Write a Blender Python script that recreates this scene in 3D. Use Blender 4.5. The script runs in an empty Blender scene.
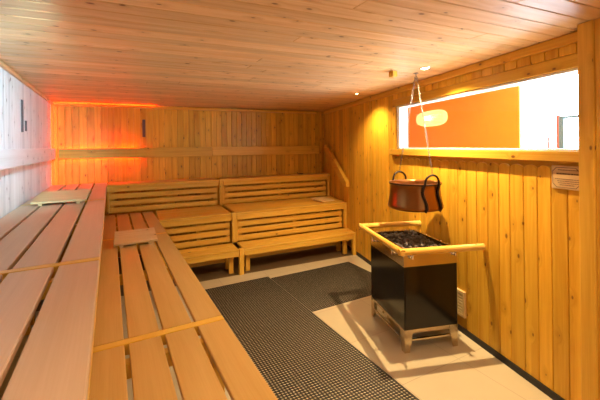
import bpy, math, random
from mathutils import Vector, Matrix
random.seed(7)
S = bpy.context.scene
COL = S.collection
CEIL = 2.38
rnd = random.random
def ru(a, b): return a + (b - a) * rnd()

# ------------------------------------------------------------------ materials
def newmat(name):
    m = bpy.data.materials.new(name); m.use_nodes = True
    nt = m.node_tree; b = nt.nodes['Principled BSDF']
    return m, nt, b
def plain(name, col, rough=.5, metal=0, spec=None, **kw):
    m, nt, b = newmat(name)
    b.inputs['Base Color'].default_value = (*col, 1)
    b.inputs['Roughness'].default_value = rough
    b.inputs['Metallic'].default_value = metal
    if spec is not None: b.inputs['Specular IOR Level'].default_value = spec
    n = nt.nodes.new('ShaderNodeTexNoise'); n.inputs['Scale'].default_value = kw.get('nscale', 30)
    n.inputs['Detail'].default_value = 4
    tc = nt.nodes.new('ShaderNodeTexCoord'); nt.links.new(tc.outputs['Object'], n.inputs['Vector'])
    mr = nt.nodes.new('ShaderNodeMapRange'); v = kw.get('var', .08)
    mr.inputs['To Min'].default_value = 1 - v; mr.inputs['To Max'].default_value = 1 + v
    nt.links.new(n.outputs['Fac'], mr.inputs['Value'])
    mx = nt.nodes.new('ShaderNodeVectorMath'); mx.operation = 'SCALE'
    mx.inputs[0].default_value = col
    nt.links.new(mr.outputs[0], mx.inputs['Scale']); nt.links.new(mx.outputs[0], b.inputs['Base Color'])
    bp = kw.get('bump', 0)
    if bp:
        bu = nt.nodes.new('ShaderNodeBump'); bu.inputs['Strength'].default_value = bp; bu.inputs['Distance'].default_value = .004
        nt.links.new(n.outputs['Fac'], bu.inputs['Height']); nt.links.new(bu.outputs[0], b.inputs['Normal'])
    return m
def emit(name, col, st):
    m = bpy.data.materials.new(name); m.use_nodes = True; nt = m.node_tree
    nt.nodes.remove(nt.nodes['Principled BSDF'])
    e = nt.nodes.new('ShaderNodeEmission'); e.inputs[0].default_value = (*col, 1); e.inputs[1].default_value = st
    nt.links.new(e.outputs[0], nt.nodes['Material Output'].inputs[0]); return m
def wood(name, light, dark, knots=1.0, rough=.42, tonevar=.2, streak=.5, grain=1.0):
    """light/dark: the two colours of the grain; UV is in metres, u along the grain."""
    m, nt, b = newmat(name); N = nt.nodes.new; L = nt.links.new
    def math_(op, a, c=None, d=None):
        n = N('ShaderNodeMath'); n.operation = op
        for i, x in enumerate((a, c, d)):
            if x is None: continue
            if isinstance(x, (int, float)): n.inputs[i].default_value = x
            else: L(x, n.inputs[i])
        return n.outputs[0]
    uv = N('ShaderNodeUVMap'); uv.uv_map = 'UVMap'
    at = N('ShaderNodeAttribute'); at.attribute_name = 'tone'
    sx = N('ShaderNodeSeparateColor'); L(at.outputs['Color'], sx.inputs[0])
    # knots
    mpk = N('ShaderNodeMapping'); mpk.inputs['Scale'].default_value = (4.0, 7.0, 1); L(uv.outputs[0], mpk.inputs[0])
    vo = N('ShaderNodeTexVoronoi'); vo.voronoi_dimensions = '2D'; vo.inputs['Scale'].default_value = 1; L(mpk.outputs[0], vo.inputs['Vector'])
    vc = N('ShaderNodeSeparateColor'); L(vo.outputs['Color'], vc.inputs[0])
    keep = math_('GREATER_THAN', vc.outputs[0], 1 - .6 * knots)
    size = math_('MULTIPLY_ADD', vc.outputs[1], .055, .035)
    kd = math_('MULTIPLY', math_('SUBTRACT', size, vo.outputs['Distance']), 28); kd.node.use_clamp = True
    kmask = math_('MULTIPLY', kd, keep)
    hd = math_('MULTIPLY', math_('SUBTRACT', .28, vo.outputs['Distance']), 5); hd.node.use_clamp = True
    hmask = math_('MULTIPLY', hd, keep)
    # grain, bent round the knots
    mp = N('ShaderNodeMapping'); mp.inputs['Scale'].default_value = (1.1 * grain, 22 * grain, 1); L(uv.outputs[0], mp.inputs[0])
    off = N('ShaderNodeCombineXYZ'); L(math_('MULTIPLY', hmask, .9), off.inputs[1]); L(math_('MULTIPLY', sx.outputs[1], 50), off.inputs[2])
    ad = N('ShaderNodeVectorMath'); L(mp.outputs[0], ad.inputs[0]); L(off.outputs[0], ad.inputs[1])
    n1 = N('ShaderNodeTexNoise'); n1.inputs['Scale'].default_value = 1; n1.inputs['Detail'].default_value = 4; n1.inputs['Distortion'].default_value = .7
    L(ad.outputs[0], n1.inputs['Vector'])
    mp2 = N('ShaderNodeMapping'); mp2.inputs['Scale'].default_value = (4, 170, 1); L(uv.outputs[0], mp2.inputs[0])
    n2 = N('ShaderNodeTexNoise'); n2.inputs['Scale'].default_value = 1; n2.inputs['Detail'].default_value = 3; L(mp2.outputs[0], n2.inputs['Vector'])
    fac = math_('ADD', math_('MULTIPLY', n1.outputs['Fac'], 1 - streak * .4), math_('MULTIPLY', n2.outputs['Fac'], streak * .4))
    rp = N('ShaderNodeMapRange'); rp.inputs['From Min'].default_value = .34; rp.inputs['From Max'].default_value = .68; L(fac, rp.inputs['Value'])
    mix = N('ShaderNodeMix'); mix.data_type = 'RGBA'; mix.inputs[6].default_value = (*light, 1); mix.inputs[7].default_value = (*dark, 1)
    L(rp.outputs[0], mix.inputs[0])
    hm = N('ShaderNodeMix'); hm.data_type = 'RGBA'; L(math_('MULTIPLY', hmask, .35), hm.inputs[0]); L(mix.outputs[2], hm.inputs[6]); hm.inputs[7].default_value = (*[c * .75 for c in dark], 1)
    kmx = N('ShaderNodeMix'); kmx.data_type = 'RGBA'; L(math_('MULTIPLY', kmask, .85), kmx.inputs[0]); L(hm.outputs[2], kmx.inputs[6]); kmx.inputs[7].default_value = (.16, .055, .012, 1)
    tn = math_('MULTIPLY_ADD', sx.outputs[0], 2 * tonevar, 1 - tonevar)
    sc = N('ShaderNodeVectorMath'); sc.operation = 'SCALE'; L(kmx.outputs[2], sc.inputs[0]); L(tn, sc.inputs['Scale'])
    L(sc.outputs[0], b.inputs['Base Color'])
    b.inputs['Roughness'].default_value = rough; b.inputs['Specular IOR Level'].default_value = .3
    bu = N('ShaderNodeBump'); bu.inputs['Strength'].default_value = .12; bu.inputs['Distance'].default_value = .002
    L(fac, bu.inputs['Height']); L(bu.outputs[0], b.inputs['Normal'])
    return m

M = {}
M['wall']    = wood('pine wall planks', (.80, .47, .05), (.61, .295, .02), 1.0, .36, .16)
M['wallpale']= wood('pine planks paled by cool light', (.80, .76, .72), (.70, .64, .58), 1.0, .5, .10)  # cool light on the left wall is put into the plank colour
M['ceil']    = wood('pine ceiling planks', (.83, .555, .29), (.66, .37, .15), 1.1, .4, .13)
M['trim']    = wood('pine trim', (.80, .46, .06), (.64, .32, .03), .4, .4, .08)
M['bench']   = wood('pale bench wood', (.71, .50, .32), (.63, .42, .25), .0, .42, .05, .8, .6)
M['benchlow']= wood('bench wood', (.66, .41, .14), (.57, .33, .09), .0, .42, .05, .8, .6)
M['benchgold']= wood('bench pine', (.86, .53, .09), (.74, .40, .045), .12, .36, .07, .6, .6)
M['head']    = wood('headrest wood', (.80, .60, .30), (.70, .48, .21), .3, .5, .05)
M['rail']    = wood('guard rail wood', (.86, .53, .13), (.76, .42, .07), .5, .3, .05)
M['black']   = plain('black rubber strip', (.012, .011, .010), .6)
M['dark']    = plain('dark void backing', (.05, .03, .015), .8)
M['rubber']  = plain('black rubber mat', (.022, .020, .019), .55, var=.25)
M['enamel']  = plain('black enamelled steel', (.006, .005, .0045), .14, 0, .4, var=.1)
M['steel']   = plain('brushed stainless steel', (.55, .46, .33), .2, 1, var=.05, nscale=60)
M['chrome']  = plain('chrome', (.8, .78, .74), .15, 1)
M['iron']    = plain('black iron', (.025, .016, .012), .45, .6, bump=.3)
M['copper']  = plain('aged copper', (.27, .11, .03), .28, .9, var=.22, nscale=7, bump=.15)
M['stone']   = plain('dark sauna stone', (.10, .085, .08), .6, 0, var=.5, nscale=18, bump=.6)
M['white']   = plain('white painted frame', (.85, .85, .85), .4)
M['orange']  = plain('orange painted wall', (.92, .23, .006), .6, var=.03, nscale=1.5)
M['plaster'] = plain('white plaster', (.85, .84, .84), .7, var=.02)
M['red']     = plain('red painted bar', (.55, .08, .05), .5)
M['slot']    = plain('dark slot', (.10, .07, .065), .7)
M['chain']   = plain('zinc chain', (.16, .15, .14), .45, 1)
M['plaque']  = wood('sign wood', (.70, .50, .26), (.62, .42, .20), 0, .5, .02)
M['ink']     = plain('burnt lettering', (.10, .05, .03), .7)
M['led']     = emit('red light strip', (1, .04, .001), 200)
M['ledceil'] = emit('red light strip ceiling', (1, .035, .001), 130)
M['ledsoft'] = emit('red light strip dim', (1, .035, .001), 28)
M['bulb']    = emit('lamp bulb', (1, .80, .50), 60)
M['shade']   = emit('lamp shade glow', (1, .66, .20), 1.7)
M['wallglow'] = emit('glow in place of bright white wall', (.74, .87, 1.0), 17.0)  # added glow, stands in for the bright white wall next door

def tile_floor():
    m, nt, b = newmat('beige floor tiles'); N = nt.nodes.new; L = nt.links.new
    tc = N('ShaderNodeTexCoord')
    br = N('ShaderNodeTexBrick'); br.offset = 0; br.inputs['Scale'].default_value = 1
    br.inputs['Brick Width'].default_value = .6; br.inputs['Row Height'].default_value = .6
    br.inputs['Mortar Size'].default_value = .003
    br.inputs['Color1'].default_value = (.56, .49, .35, 1); br.inputs['Color2'].default_value = (.53, .465, .33, 1)
    br.inputs['Mortar'].default_value = (.42, .34, .24, 1)
    L(tc.outputs['Object'], br.inputs['Vector'])
    n = N('ShaderNodeTexNoise'); n.inputs['Scale'].default_value = 3; n.inputs['Detail'].default_value = 5; L(tc.outputs['Object'], n.inputs['Vector'])
    mr = N('ShaderNodeMapRange'); mr.inputs['To Min'].default_value = .9; mr.inputs['To Max'].default_value = 1.08; L(n.outputs['Fac'], mr.inputs['Value'])
    sc = N('ShaderNodeVectorMath'); sc.operation = 'SCALE'; L(br.outputs['Color'], sc.inputs[0]); L(mr.outputs[0], sc.inputs['Scale'])
    L(sc.outputs[0], b.inputs['Base Color']); b.inputs['Roughness'].default_value = .32
    return m
M['floor'] = tile_floor()
def glass():
    m = bpy.data.materials.new('window glass'); m.use_nodes = True; nt = m.node_tree
    nt.nodes.remove(nt.nodes['Principled BSDF'])
    t = nt.nodes.new('ShaderNodeBsdfTransparent'); g = nt.nodes.new('ShaderNodeBsdfGlossy'); g.inputs['Roughness'].default_value = .02
    mx = nt.nodes.new('ShaderNodeMixShader'); mx.inputs[0].default_value = .03; nt.links.new(t.outputs[0], mx.inputs[1]); nt.links.new(g.outputs[0], mx.inputs[2])
    nt.links.new(mx.outputs[0], nt.nodes['Material Output'].inputs[0]); return m
M['glass'] = glass()

# ------------------------------------------------------------------ mesh builder
class MB:
    def __init__(s): s.v = []; s.f = []; s.uv = []; s.t = []; s.sm = []
    def add(s, vs, fs, g=(1, 0, 0), tone=None, smooth=False):
        g = Vector(g).normalized()
        a = Vector((0, 0, 1)).cross(g)
        if a.length < .1: a = Vector((1, 0, 0))
        a.normalize(); b = g.cross(a)
        r1, r2 = ru(0, 40), ru(0, 40)
        t = (rnd(), rnd()) if tone is None else (tone, rnd())
        o = len(s.v); vs = [Vector(p) for p in vs]
        s.v += vs
        for f in fs:
            s.f.append([o + i for i in f])
            s.uv.append([(vs[i].dot(g) + r1, vs[i].dot(a) + vs[i].dot(b) + r2) for i in f])
            s.t.append(t); s.sm.append(smooth)
        return s
    def box(s, x0, x1, y0, y1, z0, z1, g=(1, 0, 0), tone=None):
        return s.prism([(x0, y0), (x1, y0), (x1, y1), (x0, y1)], z0, z1, g, tone)
    def prism(s, poly, z0, z1, g=(1, 0, 0), tone=None, smooth=False, M_=None):
        """poly in xy, extruded in z; M_ maps the local prism"""
        n = len(poly); A = sum(poly[i][0] * poly[(i + 1) % n][1] - poly[(i + 1) % n][0] * poly[i][1] for i in range(n))
        if A < 0: poly = poly[::-1]
        vs = [Vector((x, y, z0)) for x, y in poly] + [Vector((x, y, z1)) for x, y in poly]
        if M_ is not None: vs = [M_ @ v for v in vs]; g = (M_.to_3x3() @ Vector(g))
        fs = [list(range(n))[::-1], list(range(n, 2 * n))] + [[i, (i + 1) % n, n + (i + 1) % n, n + i] for i in range(n)]
        return s.add(vs, fs, g, tone, smooth)
    def tube(s, pts, r, seg=10, closed=False, g=None, smooth=True, rs=None):
        pts = [Vector(p) for p in pts]; n = len(pts); vs = []; up = None
        for i, p in enumerate(pts):
            if closed: d = pts[(i + 1) % n] - pts[i - 1]
            else: d = pts[min(i + 1, n - 1)] - pts[max(i - 1, 0)]
            d.normalize()
            if up is None: up = Vector((0, 0, 1)) if abs(d.z) < .9 else Vector((1, 0, 0))
            a = d.cross(up).normalized(); b = a.cross(d).normalized(); up = b
            rr = rs[i] if rs else r
            for k in range(seg):
                t = 2 * math.pi * k / seg; vs.append(p + a * math.cos(t) * rr + b * math.sin(t) * rr)
        fs = []
        for i in range(n if closed else n - 1):
            j = (i + 1) % n
            for k in range(seg):
                l = (k + 1) % seg; fs.append([i * seg + k, j * seg + k, j * seg + l, i * seg + l][::-1])
        if not closed: fs += [list(range(seg)), list(range((n - 1) * seg, n * seg))[::-1]]
        return s.add(vs, fs, g or (pts[-1] - pts[0] if not closed else (1, 0, 0)), None, smooth)
    def lathe(s, prof, seg=40, c=(0, 0, 0), smooth=True):
        """prof: (r, z) list from inside to outside"""
        vs = []; c = Vector(c)
        for r, z in prof:
            for k in range(seg):
                t = 2 * math.pi * k / seg; vs.append(c + Vector((r * math.cos(t), r * math.sin(t), z)))
        fs = [[i * seg + k, i * seg + (k + 1) % seg, (i + 1) * seg + (k + 1) % seg, (i + 1) * seg + k] for i in range(len(prof) - 1) for k in range(seg)]
        return s.add(vs, fs, (0, 0, 1), None, smooth)
    def build(s, name, mat, parent=None, bevel=0, M_=None):
        me = bpy.data.meshes.new(name)
        vs = [tuple(M_ @ v) if M_ is not None else tuple(v) for v in s.v]
        me.from_pydata(vs, [], s.f)
        uvs = [c for f in s.uv for q in f for c in q]
        me.uv_layers.new(name='UVMap').data.foreach_set('uv', uvs)
        ca = me.color_attributes.new('tone', 'FLOAT_COLOR', 'CORNER')
        cs = [c for f, t in zip(s.f, s.t) for _ in f for c in (t[0], t[1], 0, 1)]
        ca.data.foreach_set('color', cs)
        me.polygons.foreach_set('use_smooth', s.sm)
        me.materials.append(mat); me.update()
        o = bpy.data.objects.new(name, me); COL.objects.link(o)
        if parent: o.parent = parent
        if bevel:
            bm = o.modifiers.new('bevel', 'BEVEL'); bm.width = bevel; bm.segments = 2; bm.limit_method = 'ANGLE'; bm.angle_limit = math.radians(50)
        return o
def tag(o, label, cat, group=None):
    o['label'] = label; o['category'] = cat
    if group: o['group'] = group
    return o
def thing(name, label, cat, loc=(0, 0, 0), rz=0, group=None):
    o = bpy.data.objects.new(name, None); COL.objects.link(o)
    o.empty_display_size = .1; o.location = loc; o.rotation_euler = (0, 0, rz)
    return tag(o, label, cat, group)
def struct(o, loc=(0, 0, 0), rz=0):
    o['kind'] = 'structure'; o.location = loc; o.rotation_euler = (0, 0, rz); return o
def dup(root, loc, rz, label):
    r = root.copy(); COL.objects.link(r); r.location = loc; r.rotation_euler = (0, 0, rz); r['label'] = label
    for ch in list(root.children):
        c = ch.copy(); COL.objects.link(c); c.parent = r
        for gch in ch.children:
            d = gch.copy(); COL.objects.link(d); d.parent = c
    return r

# ------------------------------------------------------------------ room frames
RW0 = Vector((2.565, 1.2, 0)); RWA = -math.atan(.252)          # right wall: local x = into the wall, local y = along it
BW0 = Vector((-.76, 6.145, 0)); BWA = -math.atan(.085)          # back wall: local x = along it, local y = into the wall
KA = -.056                                                      # tilt of the benches at the back
def RWx(y): return 2.565 + .252 * (y - 1.2)
def BWy(x): return 6.08 - .085 * x
SY = lambda y: (y - 1.2) / .9697                                # world y -> distance along the right wall

# floor
f = MB(); f.box(-.9, 7.0, -2.5, 7.0, -.06, 0); struct(f.build('floor', M['floor']))
f = MB(); _a, _b = math.cos(-.056), math.sin(-.056)
def _w(x, y): return (x * _a - y * _b, x * _b + y * _a)
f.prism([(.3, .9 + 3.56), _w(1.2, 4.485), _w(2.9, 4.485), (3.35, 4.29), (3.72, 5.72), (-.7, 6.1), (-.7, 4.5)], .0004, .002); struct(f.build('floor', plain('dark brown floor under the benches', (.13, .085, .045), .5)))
# ceiling
c = MB(); y0 = -.6; pitch = .122
while y0 < 6.3:
    def X(k, x): return k - .085 * x
    xa = -.80; cuts = [xa]; x = ru(.3, 2.4)
    if rnd() < .55: cuts.append(x)
    cuts.append(None)
    for i in range(len(cuts) - 1):
        a = cuts[i] + .001
        if cuts[i + 1] is None:
            def rx(k): return (2.565 - .252 * 1.2 + .252 * k) / (1 + .252 * .085) + .05
            b0, b1 = rx(y0), rx(y0 + pitch)
        else: b0 = b1 = cuts[i + 1] - .001
        c.prism([(a, X(y0, a) + .003), (b0, X(y0, b0) + .003), (b1, X(y0 + pitch, b1) - .003), (a, X(y0 + pitch, a) - .003)], CEIL, CEIL + .02, (1, -.085, 0))
    y0 += pitch
struct(c.build('ceiling', M['ceil'], bevel=.004))
c = MB(); c.prism([(-.9, -.7), (RWx(-.7) + .12, -.7), (RWx(6.4) + .12, 6.4), (-.9, 6.4)], CEIL + .0201, CEIL + .08); struct(c.build('ceiling', M['dark']))

def vplanks(mb, a, b, z0, z1, axis='x', n0=0, n1=.016, wmin=.085, wmax=.098, scallop=False, zs=None):
    x = a
    while x < b - .02:
        w = min(ru(wmin, wmax), b - x); p, q = x + .002, x + w - .002
        if scallop:
            r = w * .5; poly = [(p, z0), (q, z0), (q, z1 - r * .6)]
            for k in range(1, 8): t = math.pi * k / 8; poly.append(((p + q) / 2 + math.cos(t) * (q - p) / 2, z1 - r * .6 + math.sin(t) * r * .6))
            poly.append((p, z1 - r * .6))
        else: poly = [(p, z0), (q, z0), (q, z1), (p, z1)]
        # poly (along, z) extruded in thickness
        if axis == 'x': Mx = Matrix(((1, 0, 0, 0), (0, 0, 1, 0), (0, 1, 0, 0), (0, 0, 0, 1)))
        else: Mx = Matrix(((0, 0, 1, 0), (1, 0, 0, 0), (0, 1, 0, 0), (0, 0, 0, 1)))
        if axis == 'x':
            nn = len(poly); vs = [(u, n0, z) for u, z in poly] + [(u, n1, z) for u, z in poly]
            fs = [list(range(nn)), list(range(nn, 2 * nn))[::-1]] + [[i, nn + i, nn + (i + 1) % nn, (i + 1) % nn] for i in range(nn)]
        else:
            nn = len(poly); vs = [(n0, u, z) for u, z in poly] + [(n1, u, z) for u, z in poly]
            fs = [list(range(nn))[::-1], list(range(nn, 2 * nn))] + [[i, (i + 1) % nn, nn + (i + 1) % nn, nn + i] for i in range(nn)]
        mb.add(vs, fs, (0, 0, 1))
        x += w

# left wall (planks face +x)
w = MB(); vplanks(w, -1.4, 6.16, 0, CEIL, 'y', -.766, -.75); w.box(-.85, -.7665, -1.4, 6.3, 0, CEIL, (0, 0, 1))
struct(w.build('wall_left', M['wallpale'], bevel=.005))
# back wall
w = MB(); vplanks(w, 0, 4.44, 0, CEIL, 'x', 0, .016); w.box(-.1, 4.5, .0165, .1, 0, CEIL, (0, 0, 1))
struct(w.build('wall_back', M['wall'], bevel=.005), BW0, BWA)
# right wall, window opening s -0.17..1.921, z 1.651..2.165
s0, s1, wz0, wz1 = -.45, 1.985, 1.651, 2.168; SE = 5.0
w = MB()
vplanks(w, -2.4, s1 + .085, .0, 1.550, 'y', 0, .018, .100, .125, True)
vplanks(w, s1 + .085, SE, .0, CEIL, 'y', 0, .018)
vplanks(w, -2.4, s1 + .085, 2.255, CEIL, 'y', 0, .018, .095, .12)
for a, b, z0, z1 in ((-2.4, SE, 0, wz0), (-2.4, SE, wz1, CEIL), (s1, SE, wz0, wz1), (-2.4, s0, wz0, wz1)):
    w.box(.0185, .13, a, b, z0, z1, (0, 1, 0), .0)
w.box(.0, .0184, -2.4, s1 + .085, wz1 + .002, 2.254, (0, 1, 0), .25)
w.box(.0, .0184, s1 + .002, s1 + .084, 1.58, 2.164, (0, 0, 1), .6)
struct(w.build('wall_right', M['wall'], bevel=.005), RW0, RWA)
w = MB(); w.box(-.75, .95, -.62, -.5, 0, CEIL, (0, 0, 1)); w.box(.9505, 2.1, -.62, -.5, 2.1, CEIL, (1, 0, 0)); struct(w.build('wall_front', M['wall']))
# black strip
b = MB(); b.box(-.012, -.0005, -2.4, 4.6, 0, .05); struct(b.build('baseboard_right', M['black']), RW0, RWA)
# cornices
t = MB(); t.box(-.035, -.0005, -2.4, 4.62, 2.315, CEIL - .002, (0, 1, 0)); struct(t.build('trim_1', M['trim'], bevel=.006), RW0, RWA)
t = MB(); t.box(-.75, -.722, -1.4, 6.11, 2.345, CEIL - .002, (0, 1, 0)); struct(t.build('trim_2', M['ceil'], bevel=.005))
t = MB(); t.box(.06, 4.30, -.06, -.048, 2.325, 2.362, (1, 0, 0)); t.box(.06, 4.30, -.0475, -.0005, 2.325, 2.335, (1, 0, 0)); struct(t.build('trim_3', M['trim'], bevel=.003), BW0, BWA)
# window sill ledge
t = MB(); t.box(-.045, -.0005, -2.4, s1 + .09, 1.580, 1.651, (0, 1, 0))
struct(t.build('trim_4', M['trim'], bevel=.006), RW0, RWA)
# window
win = bpy.data.objects.new('window_1', None); COL.objects.link(win); struct(win, RW0, RWA)
fr = MB()
fr.box(.02, .13, s0, s1 - .0005, wz1 - .018, wz1 - .001); fr.box(.02, .13, s0, s1 - .0005, wz0 + .0005, wz0 + .012)
fr.box(.02, .13, s1 - .06, s1 - .0005, wz0 + .013, wz1 - .019); fr.box(.02, .13, s0 + .0005, s0 + .05, wz0 + .013, wz1 - .019)
fr.box(.012, .02, s1 - .034, s1 - .028, wz0 + .013, wz1 - .019)
fr.build('window_frame', M['white'], win, .003)
g = MB(); g.box(.085, .089, s0 + .051, s1 - .061, wz0 + .0125, wz1 - .0185); g.build('window_pane', M['glass'], win)

# room beyond the window
fw = MB(); fw.box(2.0, 2.1, 2.10, 6.0, 0, 2.7); struct(fw.build('wall_beyond', M['orange']), RW0, RWA)
fw = MB(); fw.box(2.0, 2.1, -2.6, 2.0995, 0, .2); fw.box(2.0, 2.1, -2.6, 2.0995, 2.55, 2.7); struct(fw.build('wall_beyond', M['plaster']), RW0, RWA)
fw = MB(); fw.box(.14, 2.1, -2.6, 6.0, 2.7, 2.75); struct(fw.build('ceiling_beyond', M['plaster']), RW0, RWA)
fw = MB(); fw.box(.14, 2.1, 5.2, 5.25, 0, 2.7); struct(fw.build('wall_beyond_end', M['plaster']), RW0, RWA)
w2 = bpy.data.objects.new('glow_wall_beyond', None); COL.objects.link(w2); struct(w2, RW0, RWA)
p = MB(); p.box(2.03, 2.05, -2.6, 2.098, .201, 2.549); p.build('window_pane', M['wallglow'], w2)  # emissive pane added in place of the white wall, lights the sauna
p = MB(); p.box(1.985, 2.025, 1.53, 1.56, .21, 2.05); p.build('red_bar', M['red'], w2)
p = MB(); p.box(1.985, 2.025, 1.47, 1.529, .21, 2.03); p.box(1.985, 2.025, .1, 1.469, 2.0, 2.03); p.build('window_frame', plain('pale blue frame', (.10, .16, .2), .5), w2)  # blue-grey door frame standing before the glowing pane
p = MB(); p.box(1.985, 2.025, 1.66, 1.68, .21, 1.78); p.build('red_bar', M['red'], w2)
# wall lamp on the orange wall
lp = thing('wall_lamp', 'glowing oval lamp with ribbed shade on the orange wall behind the window', 'lamp')
lp.location = RW0; lp.rotation_euler = (0, 0, RWA)
LS, LZ = 4.06, 2.21
def oval(a, b, n=28): return [(a * (abs(math.cos(t)) ** .7) * (1 if math.cos(t) > 0 else -1), b * (abs(math.sin(t)) ** .7) * (1 if math.sin(t) > 0 else -1)) for t in [2 * math.pi * k / n for k in range(n)]]
def slab(mb, a, b, n0, n1):
    pl = oval(a, b); k = len(pl)
    vs = [(n0, LS + u, LZ + v) for u, v in pl] + [(n1, LS + u * .93, LZ + v * .9) for u, v in pl]
    mb.add(vs, [list(range(k)), list(range(k, 2 * k))[::-1]] + [[i, k + i, k + (i + 1) % k, (i + 1) % k] for i in range(k)])
q = MB(); slab(q, .46, .155, 1.998, 1.93); shd = q.build('lamp_shade', M['shade'], lp)
q = MB()
for k in range(-4, 5): q.tube([(1.925, LS - .42, LZ + k * .026), (1.925, LS + .42, LZ + k * .026)], .004, 6)
q.build('shade_ribs', M['chrome'], shd)
q = MB(); q.lathe([(0, -.04), (.05, -.03), (.06, 0), (.05, .03), (0, .04)], 16, (1.90, LS, LZ)); q.build('bulb', emit('wall lamp bulb', (1, .85, .55), 9), lp)

# column at the near end of the window
col = thing('wooden_post', 'tall square pine post cut by the right edge of the photo', 'post', RW0, RWA)
q = MB(); q.box(-.15, -.05, -.362, -.279, 0, CEIL - .001, (0, 0, 1), .75); q.build('post', M['trim'], col, .006)
q = MB(); q.box(-.135, -.05, -.60, -.3625, 0, CEIL - .001, (0, 0, 1), .9); q.box(-.0495, -.03, -.60, -.279, 0, 2.31, (0, 0, 1)); q.build('side_board', M['trim'], col, .004)

# sign
sg = thing('wooden_sign', 'small wooden notice with cut corners and dark lettering under the window', 'sign', RW0, RWA)
SA, SB, ZA, ZB = -.20, -.005, 1.405, 1.555
def octo(a, b, z0, z1, c_): return [(a + c_, z0), (b - c_, z0), (b, z0 + c_), (b, z1 - c_), (b - c_, z1), (a + c_, z1), (a, z1 - c_), (a, z0 + c_)]
def plate(mb, poly, n0, n1):
    k = len(poly); vs = [(n0, u, z) for u, z in poly] + [(n1, u, z) for u, z in poly]
    mb.add(vs, [list(range(k))[::-1], list(range(k, 2 * k))] + [[i, (i + 1) % k, k + (i + 1) % k, k + i] for i in range(k)], (0, 1, 0))
q = MB(); plate(q, [(SA, ZA), (SB, ZA), (SB, ZB), (SA, ZB)], -.012, -.0005); sbd = q.build('board', M['plaque'], sg, .003)
q = MB(); o1 = octo(SA + .01, SB - .008, ZA + .01, ZB - .01, .026); o2 = octo(SA + .013, SB - .011, ZA + .013, ZB - .013, .025)
vs = [(-.0135, u, z) for u, z in o1] + [(-.0135, u, z) for u, z in o2]
q.add(vs, [[i, (i + 1) % 8, 8 + (i + 1) % 8, 8 + i] for i in range(8)]); q.build('border_line', M['ink'], sbd)
q = MB()
for z, h, a, b in ((1.526, .004, -.05, -.17), (1.500, .008, -.04, -.18), (1.468, .003, -.03, -.18), (1.455, .003, -.045, -.18), (1.443, .003, -.05, -.17), (1.431, .003, -.06, -.15)):
    x = a
    while x > b:
        l = ru(.006, .016); q.box(-.0138, -.0125, x - l, x, z, z + h); x -= l + ru(.002, .005)
q.build('lettering', M['ink'], sbd)

# wall vent behind the heater
vt = thing('wall_vent', 'small slatted wooden air vent low on the wall behind the heater', 'vent', RW0, RWA)
va, vb = SY(1.985), SY(2.22)
q = MB(); q.box(-.022, -.0005, va, va + .02, .15, .38, (0, 0, 1)); q.box(-.022, -.0005, vb - .02, vb, .15, .38, (0, 0, 1)); q.box(-.022, -.0005, va + .021, vb - .021, .35, .38, (0, 1, 0)); q.box(-.022, -.0005, va + .021, vb - .021, .15, .175, (0, 1, 0)); q.build('vent_frame', M['head'], vt, .002)
q = MB()
for k in range(6): z = .185 + k * .027; q.prism([(-.020, z), (-.004, z + .012), (-.002, z + .020), (-.020, z + .010)], va + .021, vb - .021, (0, 0, 1), M_=Matrix(((1, 0, 0, 0), (0, 0, 1, 0), (0, 1, 0, 0), (0, 0, 0, 1))))
q.build('slats', M['head'], vt)

# diagonal hand rail on the right wall, from the back wall band down
hr = thing('handrail', 'slanting wooden handrail board on the right wall at the end of the benches', 'handrail', RW0, RWA)
q = MB(); a0, a1, b0, b1 = SY(5.50), SY(5.36), SY(4.52), SY(4.44)
pl = [(a0, 1.60), (a0, 1.71), (a1 + .03, 1.71), (b1, 1.115), (b1, 1.04), (b0 + .03, 1.04), (a1 + .12, 1.62)]
plate(q, pl, -.105, -.045); q.build('rail_board', M['trim'], hr, .005)
q = MB(); q.box(-.0445, -.0005, SY(4.62), SY(4.57), 1.12, 1.17); q.build('bracket', M['trim'], hr)
q = MB(); q.box(-.0445, -.0005, SY(5.3), SY(5.25), 1.58, 1.63); q.build('bracket', M['trim'], hr)

# backrest bands
bl = MB(); bl.box(-.715, -.69, -1.0, 6.03, 1.55, 1.703, (0, 1, 0), .5)
bl = bl.build('backrest_board', M['wallpale'], None, .005); tag(bl, 'long pale backrest board along the cool-lit left wall', 'backrest board')
for k in range(0): pass
for y in (.2, 1.6, 3.0, 4.4, 5.8):
    q = MB(); q.box(-.7495, -.7155, y, y + .05, 1.57, 1.68); q.build('spacer', M['wallpale'], bl)
for nm, a, b, lab in (('a', .10, 2.29, 'long backrest board on the back wall with red light glowing above and below it'), ('b', 2.296, 4.34, 'backrest board on the right half of the back wall, reaching the handrail')):
    q = MB(); q.box(a, b, -.075, -.05, 1.545, 1.70, (1, 0, 0))
    o = q.build('backrest_board', M['trim'], None, .005); o.location = BW0; o.rotation_euler = (0, 0, BWA); tag(o, lab, 'backrest board', 'backrest boards on the back wall')
    for x in (a + .1, (a + b) / 2 + .2, b - .15):
        q = MB(); q.box(x, x + .05, -.0395, -.0005, 1.585, 1.66); q.box(x, x + .05, -.0495, -.0396, 1.59, 1.655); q.build('spacer', M['trim'], o)
    if nm == 'a':
        for z_ in (1.665, 1.572):
            q = MB(); q.box(.13, 1.14, -.047, -.040, z_, z_ + .007); q.build('light_strip', M['led'], o)['label'] = 'glowing red light strip behind the backrest board'
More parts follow.
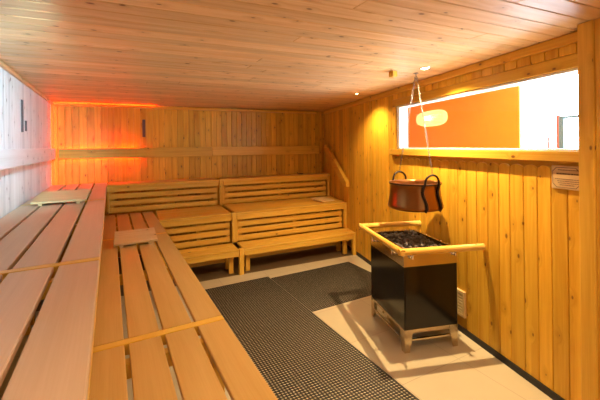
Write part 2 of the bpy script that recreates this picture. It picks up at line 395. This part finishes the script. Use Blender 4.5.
# LED strips
def led(x0, x1, y0, y1, z0, z1, lab, mat='led', base=True):
    q = MB(); q.box(x0, x1, y0, y1, z0, z1); o = q.build('light_strip', M[mat]); o.location = BW0; o.rotation_euler = (0, 0, BWA)
    tag(o, lab, 'light strip', 'red light strips in the back corner'); return o
led(.08, 1.40, -.046, -.036, 2.352, 2.360, 'red light strip along the ceiling edge of the back wall', 'ledceil')
t = MB(); t.box(.030, .058, -.072, -.060, 1.18, 2.32, (0, 0, 1)); struct(t.build('trim_5', M['trim'], bevel=.003), BW0, BWA)  # moulding added to hide the upright strip so only its glow shows
led(.028, .036, -.034, -.026, 1.19, 2.27, 'upright red light strip in the left back corner', 'ledsoft')

# vertical slots on walls
def slot(frame, x, z0, z1, w_, lab, mat='slot'):
    q = MB()
    if frame == 'b': q.box(x, x + w_, -.012, -.0005, z0, z1)
    else: q.box(-.7495, -.738, x, x + w_, z0, z1)
    o = q.build('wall_slot', M[mat], None, .002); tag(o, lab, 'wall slot')
    if frame == 'b': o.location = BW0; o.rotation_euler = (0, 0, BWA)
    return o
slot('b', 1.215, 1.87, 2.15, .045, 'dark upright slot plate on the back wall beside the red glow')
slot('b', 3.275, 1.88, 2.18, .055, 'dim brown upright slot plate on the back wall far from the red glow', 'trim')
slot('l', 4.19, 1.865, 2.175, .05, 'longer dark upright slot plate on the pale left wall')
slot('l', 4.36, 1.88, 1.985, .04, 'short dark upright slot plate on the pale left wall')

# ------------------------------------------------------------------ left benches
Z1, Z2, Z3 = .34, .757, 1.17
TH = .028
def left_unit(x0, x1, y0, y1, z, bars, label, mat, skew_back=False, riser=None):
    r = thing('sauna_bench', label, 'bench', (x0, y0, 0), 0, 'benches along the left wall')
    L = y1 - y0; W = x1 - x0; n = 4; bw = (W - 3 * .019) / n
    q = MB()
    a0 = .052 if 'near' in bars else .0; a1 = L - (.0 if 'far' not in bars else .052)
    for k in range(n):
        xa = k * (bw + .019); xb = xa + bw
        if skew_back:
            ya = (BWy(x0 + xa) - y0 - .012) if skew_back == 'wall' else L; yb = (BWy(x0 + xb) - y0 - .012) if skew_back == 'wall' else L
        else: ya = yb = a1
        q.prism([(xa, a0), (xb, a0), (xb, yb), (xa, ya)], z - TH, z, (0, 1, 0))
    q.build('seat', M[mat], r, .005)
    if 'near' in bars:
        q = MB(); q.box(0, W, .002, .050, z - TH - .005, z, (1, 0, 0)); q.build('crossbar', M['benchgold'], r, .004)
    q = MB(); q.box(W - .035, W - .004, .003, L - .003, z - .115, z - TH - .001, (0, 1, 0)); q.build('front_board', M['benchgold'], r, .004)
    for yy in (.08, L * .5, L - .12):
        q = MB(); q.box(.01, W - .036, yy, yy + .045, z - TH - .07, z - TH - .006 if yy < .1 else z - TH - .001, (1, 0, 0)); q.build('seat_bearer', M['benchgold'], r)
    for yy in (.07, L - .13):
        for xx in ((.02, W - .10) if riser is None else (.02,)):
            q = MB(); q.box(xx, xx + .06, yy, yy + .06, 0, z - TH - .0755, (0, 0, 1)); q.build('leg', M['benchgold'], r, .004)
    if riser:
        q = MB(); zz = z - .125
        while zz - .072 > riser: q.box(W - .07, W - .045, .01, L - .01, zz - .072, zz, (0, 1, 0)); zz -= .088
        q.build('slatted_riser', M['benchgold'], r, .004)
    return r
left_unit(-.745, -.05, -.35, 1.90, Z3, ('',), 'high left bench section nearest the camera, cut by the bottom edge', 'bench', riser=Z2)
left_unit(-.745, -.05, 1.903, 4.095, Z3, ('near',), 'middle section of the high left bench, behind its first crossbar', 'bench', riser=Z2)
left_unit(-.745, -.05, 4.098, 5.60, Z3, ('near',), 'far section of the high left bench, under the headrest and red glow', 'bench', 'wall', riser=Z2)
left_unit(-.095, .54, -.35, 1.86, Z2, ('',), 'lower left bench section nearest the camera, at the bottom of the photo', 'benchlow')
left_unit(-.095, .54, 1.863, 4.045, Z2, ('near',), 'middle section of the lower left bench, beside the long black mat', 'benchlow')
left_unit(-.095, .54, 4.048, 5.555, Z2, ('near',), 'far section of the lower left bench, running into the back benches', 'benchlow')

# ------------------------------------------------------------------ back benches (local frame turned by KA about the origin)
ck, sk = math.cos(KA), math.sin(KA)
def toW(x, y): return (x * ck - y * sk, x * sk + y * ck)
def toK(x, y): return (x * ck + y * sk, -x * sk + y * ck)
def rwall_k(yk):
    # x in bench frame where the right wall lies
    x = 3.0
    for _ in range(20):
        wx, wy = toW(x, yk); x += RWx(wy) - wx
    return x
def bwall_k(xk):
    y = 6
    for _ in range(20):
        wx, wy = toW(xk, y); y += BWy(wx) - wy
    return y
def back_unit(x0, x1, yf, yb, z, zbelow, n, label, right_wall=False, wallback=False, leg_left=False, fas=.105, lowleg=False, slats=3):
    r = thing('sauna_bench', label, 'bench', (*toW(x0, yf), 0), KA, 'tiered benches at the back')
    q = MB(); D = yb - yf; bw = (D - (n - 1) * .004) / n
    xe = lambda y: (rwall_k(y) - .005 - x0) if right_wall else x1 - x0
    for k in range(n):
        ya = k * (bw + .004); yb_ = ya + bw
        ba = bb = yb_
        ex0, ex1 = xe(yf + ya), xe(yf + yb_)
        if wallback and k == n - 1:
            ba = bwall_k(x0) - yf - .03; bb = bwall_k(x0 + ex1) - yf - .03
        q.prism([(0, ya), (ex0, ya), (ex1, bb), (0, ba)], z - .03, z, (1, 0, 0))
    q.build('seat', M['benchgold'], r, .006)
    X = xe(yf) if right_wall else x1 - x0
    l = .0; rr = X - (.055 if right_wall else 0)
    q = MB(); q.box(l + (.001), rr - .001, .0, .028, z - fas, z - .031, (1, 0, 0)); q.build('front_board', M['benchgold'], r, .007)
    if right_wall:
        q = MB(); zb = 0 if lowleg else zbelow + .001
        q.box(rr, X - .004, -.006, .05, zb, z - .0305 if True else z, (0, 0, 1)); q.build('end_post', M['benchgold'], r, .004)
    # slats set back under the front board, and the uprights behind them
    if not lowleg:
        q = MB(); H = z - fas - zbelow; ph = (H - .006) / slats; gap = .028
        for k in range(slats):
            zt = z - fas - gap - k * ph
            q.box(.03, rr - .02, .035, .055, zt - ph + gap, zt, (1, 0, 0))
        q.build('slatted_riser', M['benchgold'], r, .004)
        xs = (.035, (rr) * .5, rr - .07)
        for xx in xs:
            q = MB(); q.box(xx, xx + .05, .0555, .085, zbelow + .001, z - .031, (0, 0, 1)); q.build('upright', M['benchgold'], r, .003)
        q = MB(); q.box(.0, .028, .0285, .06, zbelow + .001, z - .031, (0, 0, 1)); q.build('end_post', M['benchgold'], r, .003)
    else:
        for xx in (.08, rr - .08):
            for yy in (.10, D - .07):
                q = MB(); q.box(xx - .03, xx + .03, yy, yy + .05, 0, z - .0315, (0, 0, 1)); q.build('leg', M['benchgold'], r, .003)
        for xx in (.08, rr - .08):
            q = MB(); q.box(xx - .02, xx + .02, .03, .0995, z - .12, z - .06, (0, 1, 0)); q.build('seat_bearer', M['benchgold'], r, .003)
        q = MB(); q.box(.115, rr - .115, D - .06, D - .03, .1, .16, (1, 0, 0)); q.build('stretcher', M['benchgold'], r, .003)
    return r
XS = 1.265
back_unit(-.365, XS - .035, 5.62, 6.08, Z3, Z2, 2, 'left unit of the topmost back bench, beside the red glow', wallback=True)
back_unit(XS + .035, 0, 5.62, 6.08, Z3, Z2, 2, 'right unit of the topmost back bench, ending at the handrail', True, True)
back_unit(.275, XS - .035, 4.83, 5.615, Z2, Z1, 4, 'left unit of the middle back bench, beside the lower left bench')
back_unit(XS + .035, 0, 4.83, 5.615, Z2, Z1, 4, 'right unit of the middle back bench, with the small headrest on it', True)
back_unit(.30, XS - .035, 4.47, 4.825, Z1, 0, 2, 'short left unit of the lowest back bench, beside the lower left bench', lowleg=True, fas=.095)
back_unit(XS + .035, 0, 4.47, 4.825, Z1, 0, 2, 'long right unit of the lowest back bench, nearest the guard rail', True, lowleg=True, fas=.095)
def cpost(yf, z0, z1, lab):
    q = MB(); q.box(-.03, .03, -.008, .05, z0, z1, (0, 0, 1)); o = q.build('bench_post', M['benchgold'], None, .005)
    o.location = (*toW(XS, yf), 0); o.rotation_euler = (0, 0, KA); tag(o, lab, 'post', 'posts between the back bench units'); return o
cpost(5.62, Z2 + .001, Z3 + .004, 'upright post between the two units of the topmost back bench')
cpost(4.83, Z1 + .001, Z2 + .004, 'upright post between the two units of the middle back bench')
cpost(4.47, 0, Z1 + .004, 'upright post between the two units of the lowest back bench, standing on the floor')

# ------------------------------------------------------------------ headrests
def headrest(label, loc, rz, W=.43, D=.36, h0=.022, h1=.05):
    r = thing('headrest', label, 'headrest', loc, rz, 'loose wooden headrests')
    sl = math.atan2(h1 - h0, D)
    Mx = Matrix.Translation((0, 0, h0)) @ Matrix.Rotation(sl, 4, 'X')
    q = MB(); n = 4; bw = D / n
    for k in range(n): q.prism([(0, k * bw + .0006), (W, k * bw + .0006), (W, (k + 1) * bw - .0006), (0, (k + 1) * bw - .0006)], 0, .018, (1, 0, 0), ru(.4, .6), M_=Mx)
    q.build('top_panel', M['head'], r, .002)
    for xx in (.05, W - .08):
        q = MB(); vs = []
        for x in (xx, xx + .03): vs += [(x, .01, 0), (x, D - .01, 0), (x, D - .01, h1 - .003), (x, .01, h0)]
        q.add(vs, [[0, 1, 2, 3][::-1], [4, 5, 6, 7], [0, 4, 5, 1][::-1], [1, 5, 6, 2][::-1], [2, 6, 7, 3][::-1], [3, 7, 4, 0][::-1]], (0, 1, 0)); q.build('runner', M['head'], r)
    return r
headrest('pale wooden headrest lying on the high left bench', (-.64, 3.93, Z3 + .0005), -.04, .43, .48, .024, .07)
headrest('wooden headrest lying across the lower left bench', (.02, 3.66, Z2 + .0005), -.02, .38, .40, .024, .06)
headrest('small wooden headrest on the middle back bench by the right wall', (3.04, 4.80, Z2 + .0005), .12, .27, .30, .012, .03)
q = MB(); q.lathe([(0, 0), (.055, 0), (.06, .01), (.04, .022), (0, .025)], 16); o = q.build('stone_dish', M['iron']); o.location = (3.14, 5.70, Z3 + .0005); o.scale = (1.0, .8, .6)
tag(o, 'small dark flat dish on the topmost back bench', 'dish')

# ------------------------------------------------------------------ rubber mats
def mat_(x0, x1, y0, y1, lab, pitch=.0245, hr_=.0095, h=.005):
    nx = round((x1 - x0 - .02) / pitch); ny = round((y1 - y0 - .02) / pitch)
    px = (x1 - x0 - .02) / nx; py = (y1 - y0 - .02) / ny
    vs = []; fs = []
    oc = [(math.cos(math.pi / 4 * k + math.pi / 8) * hr_, math.sin(math.pi / 4 * k + math.pi / 8) * hr_) for k in range(8)]
    for i in range(nx):
        for j in range(ny):
            cx = .01 + (i + .5) * px; cy = .01 + (j + .5) * py; o = len(vs)
            vs += [(cx + sx * px / 2, cy + sy * py / 2, h) for sx, sy in ((1, 1), (-1, 1), (-1, -1), (1, -1))]
            vs += [(cx + a, cy + b, h) for a, b in oc]; vs += [(cx + a, cy + b, .0005) for a, b in oc]
            # corners: 0 NE,1 NW,2 SW,3 SE ; oct k at 22.5+45k
            fs += [[o + 0, o + 5, o + 4], [o + 1, o + 7, o + 6], [o + 2, o + 9, o + 8], [o + 3, o + 11, o + 10]]
            fs += [[o + 0, o + 1, o + 6, o + 5], [o + 1, o + 2, o + 8, o + 7], [o + 2, o + 3, o + 10, o + 9], [o + 3, o + 0, o + 4, o + 11]]
            fs += [[o + 4 + k, o + 4 + (k + 1) % 8, o + 12 + (k + 1) % 8, o + 12 + k] for k in range(8)]
    q = MB(); q.add(vs, fs)
    W, D = x1 - x0, y1 - y0
    for a, b, c_, d in ((0, W, 0, .01), (0, W, D - .01, D), (0, .01, .01, D - .01), (W - .01, W, .01, D - .01)): q.box(a, b, c_, d, 0.0005, h)
    o = q.build('rubber_mat', M['rubber']); o.location = (x0, y0, 0); tag(o, lab, 'mat', 'black perforated rubber mats'); return o
mat_(.90, 1.785, .55, 4.15, 'long black perforated rubber mat running along the lower left bench')
mat_(1.795, 3.03, 3.045, 4.08, 'short black perforated rubber mat between the heater and the back benches')

# ------------------------------------------------------------------ heater
HA = math.radians(-17); H0 = Vector((2.085, 2.06, 0))
ht = thing('sauna_heater', 'black and steel sauna heater full of dark stones standing by the right wall', 'heater', H0, HA)
HW, HD = .488, .665; zb, zc, zt = .187, .70, .83
q = MB(); q.box(.012, HW - .012, .0, .012, zb, zc); q.build('front_panel', M['enamel'], ht, .003)
q = MB(); q.box(0, .0115, .0, HD, zb, zc); q.build('side_panel', M['enamel'], ht, .003)
q = MB(); q.box(HW - .0115, HW, .0, HD, zb, zc); q.build('side_panel', M['enamel'], ht, .003)
q = MB(); q.box(.012, HW - .012, HD - .012, HD, zb, zc); q.box(.0125, HW - .0125, .0125, HD - .0125, zb + .01, zb + .02); q.build('rear_panel', M['enamel'], ht, .003)
q = MB()
for a, b, c_, d in ((0, HW, 0, .012), (0, HW, HD - .012, HD), (0, .012, .0125, HD - .0125), (HW - .012, HW, .0125, HD - .0125)): q.box(a, b, c_, d, zc + .0005, zt)
for a, b, c_, d in ((0, HW, 0, .035), (0, HW, HD - .035, HD), (0, .035, .0355, HD - .0355), (HW - .035, HW, .0355, HD - .0355)): q.box(a, b, c_, d, zt, zt + .004)
q.build('steel_collar', M['steel'], ht, .0015)
rv = MB(); rv.lathe([(0, .004), (.0045, .004), (.0045, 0)], 8); rv = rv.build('rivet', M['chrome'], ht); spots = []
for a in (.017, HW - .017):
    k = .06
    while k < HD - .05: spots.append((a, k)); k += .045
k = .06
while k < HW - .05: spots += [(k, .017), (k, HD - .017)]; k += .045
for i, (x, y) in enumerate(spots):
    o = rv if i == 0 else rv.copy()
    if i: COL.objects.link(o)
    o.location = (x, y, zt + .0045)
q = MB(); q.box(.013, HW - .013, .013, HD - .013, .745, .755); q.build('stone_tray', M['dark'], ht)
def steel_leg(x, y, sx, sy):
    q = MB()
    # angled plate: a tapered foot on each face of the corner
    w0, w1 = .075, .045
    pa = [(0, 0), (w1, 0), (w0, zb - .03), (w0, zb - .001), (0, zb - .001)]
    vs = [(x + sx * u, y, z) for u, z in pa] + [(x + sx * u, y + sy * .006, z) for u, z in pa]
    k = 5; fs = [list(range(k))[::-1], list(range(k, 2 * k))] + [[i, (i + 1) % k, k + (i + 1) % k, k + i] for i in range(k)]
    q.add(vs, fs)
    vs = [(x, y + sy * (.0065 + u), z) for u, z in pa] + [(x + sx * .006, y + sy * (.0065 + u), z) for u, z in pa]; q.add(vs, fs)
    return q.build('leg', M['steel'], ht)
for x, y, sx, sy in ((.0, .0, 1, 1), (HW, 0, -1, 1), (0, HD, 1, -1), (HW, HD, -1, -1)): steel_leg(x, y, sx, sy)
q = MB(); q.box(.076, HW - .076, .001, .007, .155, zb - .001); q.box(.076, HW - .076, HD - .007, HD - .001, .155, zb - .001)
for xx in (.001, HW - .007): q.box(xx, xx + .006, .083, HD - .083, .16, zb - .001); q.box(xx, xx + .006, .052, HD - .052, .075, .095)
q.box(.05, HW - .05, .012, .03, .085, .10); q.box(.05, HW - .05, .50, .518, .085, .10); q.box(.002, .006, .30, .32, .095, .16)
q.build('leg_brace', M['steel'], ht, .001)
ZB = .782
for x, y, dx, dy in ((0, .13, -1, 0), (0, .52, -1, 0), (.06, 0, 0, -1), (HW - .04, 0, 0, -1)):
    q = MB(); q.tube([(x + dx * .0061, y + dy * .0061, ZB), (x + dx * .04, y + dy * .04, ZB)], .007, 10); q.tube([(x + dx * .04, y + dy * .04, ZB - .008), (x + dx * .04, y + dy * .04, .822)], .006, 8); q.tube([(x + dx * .001, y + dy * .001, ZB), (x + dx * .006, y + dy * .006, ZB)], .016, 12)
    q.build('bracket', M['chrome'], ht)

gr = thing('guard_rail', 'rounded pine guard rail round the top of the heater, running to the wall', 'guard rail', H0, math.radians(-18.5))
rz_, rr_ = .850, .0255
q = MB(); q.tube([(-.055, -.10, rz_), (-.055, .86, rz_)], rr_, 14); q.build('side_rail', M['rail'], gr)
q = MB(); q.tube([(-.078, -.075, rz_ + .001), (.672, -.075, rz_ + .001)], rr_ + .0015, 14); q.build('front_rail', M['rail'], gr)
q = MB(); q.tube([(-.078, .835, rz_ + .001), (.665, .835, rz_ + .001)], rr_ + .0015, 14); q.build('rear_rail', M['rail'], gr)

# stones
import bmesh
def stone_mesh(i):
    bm = bmesh.new(); bmesh.ops.create_icosphere(bm, subdivisions=2, radius=1)
    rs = random.Random(i); ax = [Vector((rs.uniform(-1, 1), rs.uniform(-1, 1), rs.uniform(-1, 1))).normalized() for _ in range(9)]; d = [rs.uniform(.62, .9) for _ in ax]
    for v in bm.verts:
        for a, k in zip(ax, d):
            t = v.co.dot(a)
            if t > k: v.co -= a * (t - k) * .95
        v.co *= 1 + rs.uniform(-.04, .04)
    me = bpy.data.meshes.new('sauna_stone'); bm.to_mesh(me); bm.free(); me.materials.append(M['stone']); return me
sm = [stone_mesh(i) for i in range(7)]
ca, sa = math.cos(HA), math.sin(HA)
nxs, nys = 7, 10; cnt = 0
for layer in range(1):
    for i in range(nxs):
        for j in range(nys):
            x = .048 + (i + .5) * (HW - .096) / nxs + ru(-.006, .006); y = .048 + (j + .5) * (HD - .096) / nys + ru(-.006, .006)
            s_ = ru(.021, .0255)
            o = bpy.data.objects.new('sauna_stone', sm[cnt % 7]); COL.objects.link(o)
            o.location = (H0.x + x * ca - y * sa, H0.y + x * sa + y * ca, .757 + s_ * 1.0 + ru(.018, .042))
            o.rotation_euler = (ru(0, 6), ru(0, 6), ru(0, 6)); o.scale = (s_ * 1.1, s_, s_ * ru(.8, 1.05))
            tag(o, 'rough dark grey stone in the open top of the heater', 'stone', 'sauna stones in the heater'); cnt += 1

# ------------------------------------------------------------------ copper cauldron
PC = Vector((2.52, 2.338, 1.095))
pt = thing('copper_cauldron', 'round copper cauldron hanging on chains above the heater', 'cauldron', PC, 0); pt.scale = (1, 1, .93)
q = MB()
out = [(0, 0), (.15, .0), (.215, .004), (.245, .014), (.256, .03), (.254, .05), (.243, .10), (.233, .16), (.229, .22), (.232, .255), (.242, .268), (.243, .274), (.236, .275), (.226, .262), (.224, .22), (.228, .15), (.238, .10), (.246, .05), (.235, .02), (.15, .008), (0, .008)]
out = [(a * .98, b) for a, b in out]; q.lathe(out, 56); pb = q.build('pot_body', M['copper'], pt)
q = MB()
q.tube([(math.cos(2 * math.pi * k / 48) * .2328, math.sin(2 * math.pi * k / 48) * .2328, .262) for k in range(48)], .006, 8, True); q.build('rim_band', M['iron'], pb)
camr = Vector((math.cos(math.radians(28.8)), -math.sin(math.radians(28.8)), 0)); camf = Vector((math.sin(math.radians(28.8)), math.cos(math.radians(28.8)), 0))
def handle(ang):
    # ang measured in plan; two riveted straps with a tall loop above the rim
    e = Vector((math.cos(ang), math.sin(ang), 0)); tdir = Vector((-math.sin(ang), math.cos(ang), 0)); hw = .078
    def rad(z):  # outer radius of the pot at height z
        pr = [(0.0, .215), (.014, .245), (.03, .256), (.05, .254), (.10, .243), (.16, .233), (.22, .229), (.262, .243), (.40, .235)]
        for (a, ra), (b, rb) in zip(pr, pr[1:]):
            if a <= z <= b: return .98 * (ra + (rb - ra) * (z - a) / (b - a))
        return .235
    def onpot(t, z, off=.009):
        r = rad(z) + off; d = math.sqrt(max(r * r - t * t, 0)); return e * d + tdir * t + Vector((0, 0, z))
    pts = []
    for z in (.012, .04, .08, .12, .16, .20, .24, .265): pts.append(onpot(-hw + (.012 * math.sin(z * 24)), z))
    for k in range(1, 10):
        t = math.pi - math.pi * k / 10; pts.append(onpot(math.cos(t) * hw * .96, .285 + math.sin(t) * .075))
    for z in (.265, .24, .20, .16, .12, .08, .04, .012): pts.append(onpot(hw + (.012 * math.sin(z * 24)), z))
    q = MB(); q.tube(pts, .009, 8, rs=[.013] * 7 + [.010] * 11 + [.013] * 7); q.build('strap_handle', M['iron'], pt)
    return PC + e * .24 + Vector((0, 0, .362 * .93))
anear = math.atan2(*(lambda v: (v.y, v.x))((camr * .34 - camf * .94)))
top_n = handle(anear); top_f = handle(anear + math.pi)
hook = Vector((2.546, 2.333, CEIL))
hk = thing('ceiling_hook', 'small metal hook in the ceiling holding the cauldron chains', 'hook', hook)
q = MB(); q.lathe([(0, -.006), (.022, -.006), (.024, 0), (0, 0)], 20); q.build('hook_plate', M['chain'], hk)
q = MB(); q.tube([(0, 0, -.006), (0, 0, -.03)] + [(.014 * math.sin(t), 0, -.044 + .014 * math.cos(t)) for t in [k * math.pi / 6 for k in range(0, 11)]], .004, 8); q.build('hook_ring', M['chain'], hk)
def chain(a, b, lab):
    d = b - a; L = d.length; n = max(int(L / .023), 2); d.normalize()
    s1_ = d.cross(Vector((0, 1, .1))).normalized(); s2_ = d.cross(s1_)
    q = MB()
    for i in range(n):
        c_ = d * (L * (i + .5) / n); s_ = s1_ if i % 2 else s2_; hl = L / n * .5 + .003
        q.tube([c_ + d * math.cos(t) * hl + s_ * math.sin(t) * .0075 for t in [2 * math.pi * k / 10 for k in range(10)]], .0017, 5, True)
    o = q.build('chain', M['chain']); o.location = a; tag(o, lab, 'chain', 'chains holding the cauldron')
chain(hook + Vector((-.012, 0, -.05)), top_f, 'left-hand steel chain, from the ceiling hook to the far handle of the cauldron')
chain(hook + Vector((.012, 0, -.05)), top_n, 'right-hand steel chain, from the ceiling hook to the near handle of the cauldron')

# wooden block on the ceiling
q = MB(); q.box(-.028, .028, -.028, .028, -.055, -.0005, (0, 0, 1)); o = q.build('wooden_block', M['trim'], None, .006); o.location = (2.29, 2.37, CEIL); tag(o, 'small square wooden block fixed to the ceiling beside the downlight', 'block')

# ------------------------------------------------------------------ lights
def downlight(x, y, power, lab, spot=135, r=.03, colr=(1, .72, .40), vis=True):
    t_ = thing('downlight', lab, 'ceiling light', (x, y, CEIL), 0, 'downlights in the plank ceiling')
    q = MB(); q.lathe([(r + .002, -.001), (r + .004, -.007), (r + .014, -.006), (r + .018, 0)], 24); q.build('bezel', M['chrome'], t_)
    q = MB(); q.lathe([(0, -.004), (r, -.004), (r, -.001), (0, -.001)], 20); q.build('lens', M['bulb'], t_)
    l = bpy.data.lights.new('downlight_lamp', 'SPOT'); l.energy = power; l.color = colr; l.spot_size = math.radians(spot); l.spot_blend = .8; l.shadow_soft_size = .012
    lo = bpy.data.objects.new('downlight_lamp', l); COL.objects.link(lo); lo.location = (0, 0, -.016); lo.parent = t_
WARM = (1, .70, .34)
downlight(2.454, 2.145, 230, 'bright round downlight in the ceiling above the heater', colr=WARM)
downlight(2.84, 3.60, 60, 'small round downlight in the ceiling beside the right wall, farther back', r=.018, colr=WARM)
downlight(1.6, .35, 34, 'unseen fill downlight added above the near end of the long mat, outside the picture', colr=WARM)  # warm fill lamp added behind the camera, unseen
downlight(.35, .25, 44, 'unseen fill downlight added above the near left benches, outside the picture', colr=(1, .74, .46))  # second added fill lamp, also unseen

# unseen cool lamp added on the ceiling to wash the left wall
sp = thing('fill_spot', 'unseen cool fill lamp added on the ceiling near the left wall, outside the picture', 'ceiling light', (-.08, 1.3, CEIL))
q = MB(); q.lathe([(0, -.03), (.05, -.03), (.05, -.0005), (0, -.0005)], 20); q.build('mount', M['white'], sp)
dirv = Vector((-.80, 2.5, -.42)).normalized(); qt = dirv.to_track_quat('-Z', 'Y')
q = MB(); q.lathe([(.036, 0), (.04, 0), (.04, .09), (0, .09), (0, .085), (.036, .085)], 24); o = q.build('spot_head', M['white'], sp); o.location = (0, 0, -.115); o.rotation_euler = qt.to_euler()
l = bpy.data.lights.new('fill_spot_lamp', 'SPOT'); l.energy = 560; l.color = (.40, .74, 1.0); l.spot_size = math.radians(42); l.spot_blend = 1; l.shadow_soft_size = .03
lo = bpy.data.objects.new('fill_spot_lamp', l); COL.objects.link(lo); lo.parent = sp; lo.location = Vector((0, 0, -.115)) + dirv * .01; lo.rotation_euler = qt.to_euler()

wd = bpy.data.worlds.new('World'); S.world = wd; wd.use_nodes = True
wd.node_tree.nodes['Background'].inputs[0].default_value = (1, .86, .70, 1); wd.node_tree.nodes['Background'].inputs[1].default_value = .9

# ------------------------------------------------------------------ camera
cd = bpy.data.cameras.new('camera'); cam = bpy.data.objects.new('camera', cd); COL.objects.link(cam)
cd.sensor_width = 36; cd.lens = 36 * 345 / 600; cd.shift_y = -.09; cd.clip_start = .02
Mc = Matrix.Rotation(math.radians(-28.8), 4, 'Z') @ Matrix.Rotation(math.pi / 2, 4, 'X') @ Matrix.Rotation(-.011, 4, 'Z')
cam.matrix_world = Matrix.Translation((0, 0, 1.7)) @ Mc
S.camera = cam
S.view_settings.view_transform = 'Standard'; S.view_settings.look = 'None'; S.view_settings.gamma = 1; S.view_settings.exposure = .36
